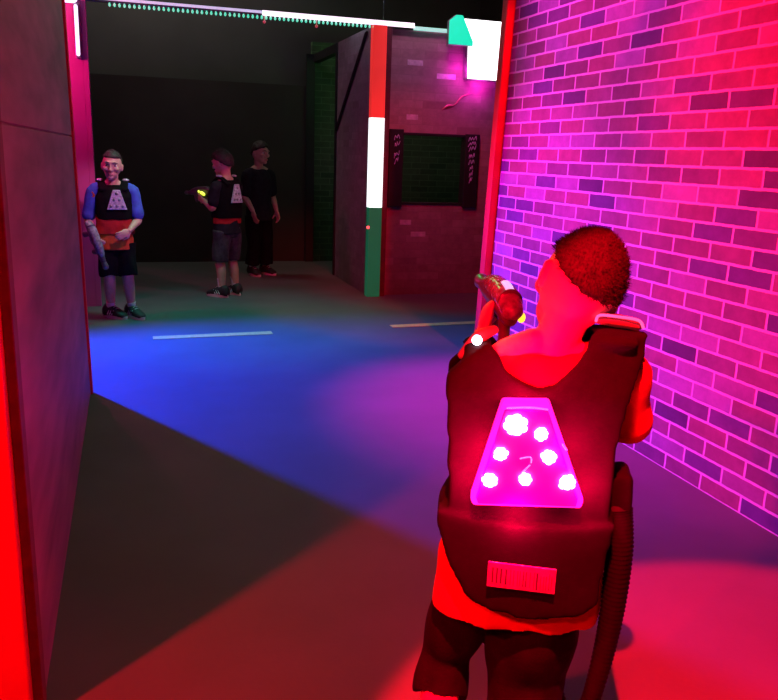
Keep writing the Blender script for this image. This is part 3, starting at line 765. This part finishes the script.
# --- boy by the pink wall
s = 1.06
P1 = empty('person', (-.13, 6.98, 0), PI+.05, label='boy facing the camera by the pink wall, black vest, orange shirt hem, black sneakers', cat='person')
T1 = kid_T((0, .02, 1.252), (math.radians(-2), math.radians(-4), math.radians(-8)))
# local +x is image left for this boy
J1 = dict(pelvis=(.0, 0, .64), chest=(.0, -.0, 1.00), shL=(-.145, 0, 1.035), elL=(-.185, .02, .82), wrL=(-.105, .150, .74),
          shR=(.150, 0, 1.03), elR=(.205, -.02, .82), wrR=(.165, .13, .70),
          handL=((.75, .45, -.35), (.2, -.9, 0), .6), handR=((-.3, .6, -.5), (-.6, .1, .3), .8),
          hipL=(-.07, 0, .60), knL=(-.085, .03, .34), anL=(-.105, 0, .08), hipR=(.065, 0, .60), knR=(.060, .02, .34), anR=(.062, -.03, .08), fyL=.25, fyR=.30)
J1['fyL'] = .5; J1['fyR'] = .75
body(P1, J1, s, .005, T1); add_face(P1, T1, s)
link('hair', hair_bm(T1, s, lambda p: p.z > .52+.1*p.y-.7*max(0, -p.y), .010, 1200, .010), M['hair_dark'], P1, True)
ts = tshirt(P1, J1, M['shirt'], s, hem=.055, sleeve=.05)
# sleeves, with the blue light on the arms put into the cloth colour
for sd in 'LR':
    S, E_ = Vector(J1['sh'+sd]), Vector(J1['el'+sd])
    bm = bmesh.new(); tube(bm, [S.lerp(Vector((0, 0, 1.06)), .35)+Vector((0, 0, .012)), S+Vector((0, 0, .004)), S.lerp(E_, .4), S.lerp(E_, .80)], [.068, .062, .055, .057], 18)
    link('sleeve', remesh(bm, .006, 2, noise_amt=.006, noise_scale=14), M['blue_lit_cloth'], P1, True, label='blue short sleeve')
shorts(P1, J1, M['shorts'], s, (.92, .92), top=.0)
for sd in 'LR': sock(P1, J1, sd, s, .05)
shoe(P1, J1['anL'], .5, s*1.05); shoe(P1, J1['anR'], .75, s*1.05)
v1 = simple_vest(P1, J1, s, M['vest'], .52)
trapezoid(v1, kid_T((-.02, .118, .985), (0, 0, 0)), .055, .155, .155, .018, M['silver'], 'chest_sensor', label='silver trapezoid sensor')
for (x, z) in ((-.02, 1.035), (-.04, .985), (0, .985), (-.065, .935), (-.02, .935), (.025, .935)):
    bm = bmesh.new(); ball(bm, (x, .138, z), (.012, .006, .012), 10); link('sensor_lens', bm, M['metal'], v1, True, label='round lens')
bm = bmesh.new(); loft(bm, [(0, 0, .705, .150, .116), (0, 0, .78, .147, .114), (0, 0, .86, .143, .112)], 36, 2.4)
link('lower_panel', remesh(bm, .006, 2, noise_amt=.012, noise_scale=13), M['shirt_red'], v1, True, label='dark red lower front')
phaser_thing((-.300, 6.83, .68), (math.radians(-66), math.radians(10), PI+.5), 1.0, 'clear-shelled phaser hanging at the side of the boy by the pink wall', mat_g if False else M['e_bulb'], (-.04, .0, .02), M['clear'])

# --- boy seen from the side, in the middle
s = 1.09
P2 = empty('person', (.885, 7.93, 0), math.radians(42), label='boy in black seen side-on in the dark, holding a yellow-lit phaser', cat='person')
T2 = kid_T((0, .045, 1.285), (math.radians(-12), 0, math.radians(8)))
J2 = dict(pelvis=(0, 0, .66), chest=(.0, 0, 1.02), shL=(-.145, 0, 1.055), elL=(-.165, .03, .86), wrL=(-.10, .22, .93),
          shR=(.145, 0, 1.055), elR=(.175, .06, .86), wrR=(.07, .22, .95),
          handL=((.3, .9, .2), (.8, -.2, .1), .8), handR=((-.4, .85, .2), (-.6, 0, .3), .8),
          hipL=(-.07, 0, .62), knL=(-.080, .03, .35), anL=(-.090, .0, .08), hipR=(.07, 0, .62), knR=(.085, .02, .35), anR=(.095, -.01, .08))
body(P2, J2, s, .005, T2); add_face(P2, T2, s)
link('hair', hair_bm(T2, s, lambda p: p.z > .12+.5*max(0, p.y)-.75*max(0, -p.y), .014, 1500, .014), M['hair_dark'], P2, True)
tshirt(P2, J2, M['shirt_blk'], s, hem=.04, sleeve=.7)
shorts(P2, J2, M['shorts_grey'], s, (1.0, 1.0), top=.02)
for sd in 'LR': sock(P2, J2, sd, s, .10)
shoe(P2, J2['anL'], .1, s*1.05); shoe(P2, J2['anR'], -.15, s*1.05)
v2 = simple_vest(P2, J2, s, M['vest'], .30)
trapezoid(v2, kid_T((.0, -.136, 1.0), (0, 0, 0)), .055, .155, .175, .018, M['silver'], 'back_sensor', label='silver trapezoid sensor')
for (x, z) in ((0, 1.055), (-.02, 1.0), (.02, 1.0), (-.045, .945), (0, .945), (.045, .945)):
    bm = bmesh.new(); ball(bm, (x, -.137, z), (.012, .006, .012), 10); link('sensor_lens', bm, M['metal'], v2, True, label='round lens')
bm = bmesh.new(); loft(bm, [(0, 0, .71, .143, .110), (0, 0, .77, .141, .108), (0, 0, .81, .140, .108)], 36, 2.4)
link('lower_panel', remesh(bm, .006, 2, noise_amt=.006, noise_scale=13), M['shirt_red'], v2, True, label='reddish waist band')
c, sn = math.cos(math.radians(42)), math.sin(math.radians(42))
def w2(p): return Vector((.885+c*p[0]-sn*p[1], 7.93+sn*p[0]+c*p[1], p[2]))
phaser_thing(w2((-.01, .30, .975)), (math.radians(-4), 0, math.radians(42)), .85, 'phaser with a yellow-green light held by the side-on boy', M['e_yelgreen'], (-.040, .02, .03), M['phaser'])
bm = bmesh.new(); tube(bm, [w2((-.048, .25, .975)), w2((-.048, .28, .99))], .015, 10); bpy.data.meshes  # light tube on the phaser's near flank
ph2 = [o for o in C.objects if o.name.startswith('phaser')][-1]
o = link('side_light', bm, M['e_yelgreen'], None, True, label='glowing yellow-green side light')
bpy.context.view_layer.update()
o.parent = ph2; o.matrix_parent_inverse = ph2.matrix_world.inverted()

# --- figure in the dark behind
s = 1.16
P3 = empty('person', (1.40, 9.30, 0), PI+.45, label='barely visible figure in dark clothes standing behind the side-on boy', cat='person')
T3 = kid_T((0, .03, 1.385), (math.radians(-4), 0, math.radians(12)))
J3 = dict(pelvis=(0, 0, .70), chest=(.0, 0, 1.10), shL=(-.155, 0, 1.135), elL=(-.19, .0, .90), wrL=(-.16, .12, .74),
          shR=(.155, 0, 1.135), elR=(.19, .0, .90), wrR=(.16, .12, .74),
          handL=((0, .4, -.9), (1, 0, 0), .4), handR=((0, .4, -.9), (-1, 0, 0), .4),
          hipL=(-.075, 0, .66), knL=(-.085, .02, .38), anL=(-.09, -.01, .08), hipR=(.075, 0, .66), knR=(.085, .02, .38), anR=(.09, -.01, .08))
body(P3, J3, s, .0055, T3); add_face(P3, T3, s)
link('hair', hair_bm(T3, s, None, .014), M['hair_dark'], P3, True)
tshirt(P3, J3, M['shirt_blk'], s, hem=.06, sleeve=.8)
shorts(P3, J3, M['shorts'], s, (1.85, 1.85), top=.02)
for sd in 'LR': sock(P3, J3, sd, s, .08)
shoe(P3, J3['anL'], .1, s, False); shoe(P3, J3['anR'], -.1, s, False)

# ================================================================== LIGHT
def spot(name, loc, aim, col, power, ang, blend=.3, size=.05):
    l = bpy.data.lights.new(name, 'SPOT'); l.color = col; l.energy = power; l.spot_size = math.radians(ang); l.spot_blend = blend; l.shadow_soft_size = size
    o = bpy.data.objects.new(name, l); C.objects.link(o); o.location = loc
    o.rotation_euler = (Vector(aim)-Vector(loc)).to_track_quat('-Z', 'Y').to_euler(); return o
def point(name, loc, col, power, size=.04, parent=None):
    l = bpy.data.lights.new(name, 'POINT'); l.color = col; l.energy = power; l.shadow_soft_size = size
    o = bpy.data.objects.new(name, l); C.objects.link(o); o.location = loc
    if parent: o.parent = parent
    return o
RED = (1, 0, .012)
spot('red_flood', (-.42, -.25, 2.15), (.78, 1.42, .95), RED, 160, 31, .5, .05)
spot('red_wall_fill', (.2, 2.2, 2.9), (2.36, 2.35, 1.62), (1, 0, .01), 760, 54, .7, .08)  # added unseen light, reddens the brick wall without reaching the floor
spot('red_side_lamp', (-1.6, .75, 2.2), (-.1, 1.98, 1.0), RED, 680, 74, .8, .07)
spot('red_ceiling_spot', (.10, .20, 3.0), (1.3, 1.0, 0), RED, 3100, 36.5, .14, .02)
spot('red_far_spot', (1.7, 5.4, 3.3), (3.0, 7.8, .6), (1, .01, .06), 170, 44, .6, .08)  # added unseen light to brighten the partition
spot('red_post_spot', (2.15, 2.6, 3.1), (2.32, 5.1, 1.5), RED, 380, 34, .5, .04)  # added unseen light along the wall, only to redden the post
spot('magenta_spot', (1.15, 5.3, 3.1), (2.3, 4.0, .0), (1, .0, .58), 1150, 50, 1, .08)
spot('magenta_wall_fill', (.75, 4.6, 2.7), (2.36, 3.9, 2.1), (.9, .05, .80), 205, 68, .9, .08)  # extra unseen light, added for the brick wall alone
spot('blue_lamp', (-1.0, 6.08, 1.75), (.35, 5.0, 0), (.002, .036, 1), 1500, 95, .8, .04)
spot('blue_wall_spot', (.1, 5.9, 2.4), (2.36, 4.85, .5), (.03, .02, 1), 200, 30, .9, .04)
spot('green_spot', (1.1, 6.9, 3.6), (.6, 4.8, 0), (.0, .9, .22), 74, 92, .6, .3)
spot('teal_spot', (.85, 6.6, 4.0), (.75, 6.75, 0), (.08, .85, .75), 230, 54, .9, .2)  # added unseen light to tint the far floor
point('booth_fill', (3.2, 9.4, 2.5), (.85, 1, .55), 1.4, .1)  # added unseen light so the wall behind the window shows
point('doorway_fill', (2.6, 9.3, 2.3), (.2, 1, .25), 2.2, .1)  # added unseen green light to bring out the booth wall
spot('rear_fill', (.4, 9.9, 4.4), (.4, 10.9, 3.0), (1, .88, .78), 50, 150, .5, .3)  # added dim unseen light to lift the upper back wall
point('beam_glow', (1.95, 8.3, 2.95), (.75, .85, 1), 4, .1)  # added unseen light for the top of the side panel
spot('partition_wash', (2.6, 6.9, 3.2), (2.9, 7.8, 2.2), (1, .45, .75), 26, 70, .8, .1)  # added unseen light to lift the upper partition
spot('boy_spot', (.9, 5.4, 2.7), (-.13, 6.98, 1.05), (1, .36, .72), 150, 24, .6, .05)  # added unseen light to brighten the boy by the pink wall
spot('boy_spot', (2.1, 6.4, 2.2), (.9, 7.93, .9), (1, .08, .28), 60, 24, .6, .05)  # added unseen pink light on the side-on boy
point('pink_wall_lamp', (-.85, 6.95, 2.2), (1, .02, .30), 36, .1)
point('beacon_glow', (3.15, 7.66, 2.24), (1, .03, .8), 2.2, .04)
point('beacon_glow', (3.36, 7.66, 2.09), (1, .03, .8), 2.6, .04)
for x, z in ((-.108, .865), (-.128, .80), (.062, .885), (.108, .80), (-.03, .742), (-.03, .99)):
    point('panel_glow', (x, -.172 if abs(x) < .1 else -.160, z), (1, .0, .05), 6.5, .02, P)  # point lights added round the panel to spread its glow on the vest

w = bpy.data.worlds.new('World'); SC.world = w; w.use_nodes = True
w.node_tree.nodes['Background'].inputs[0].default_value = (.25, .9, .5, 1); w.node_tree.nodes['Background'].inputs[1].default_value = .0

# ================================================================== CAMERA
cam = bpy.data.cameras.new('Camera'); co = bpy.data.objects.new('Camera', cam); C.objects.link(co)
cam.sensor_fit = 'HORIZONTAL'; cam.sensor_width = 36; cam.lens = 800/778*36; cam.clip_start = .02
R = Vector((.9529, -.3015, .0322)); U = Vector((.0414, .2347, .9712)); F = Vector((.3004, .9241, -.2362))
co.matrix_world = Matrix(((R.x, U.x, -F.x, 0), (R.y, U.y, -F.y, 0), (R.z, U.z, -F.z, 1.4), (0, 0, 0, 1)))
SC.camera = co
vs = SC.view_settings; vs.view_transform = 'Standard'; vs.look = 'None'; vs.exposure = 0; vs.gamma = 1; vs.use_curve_mapping = False
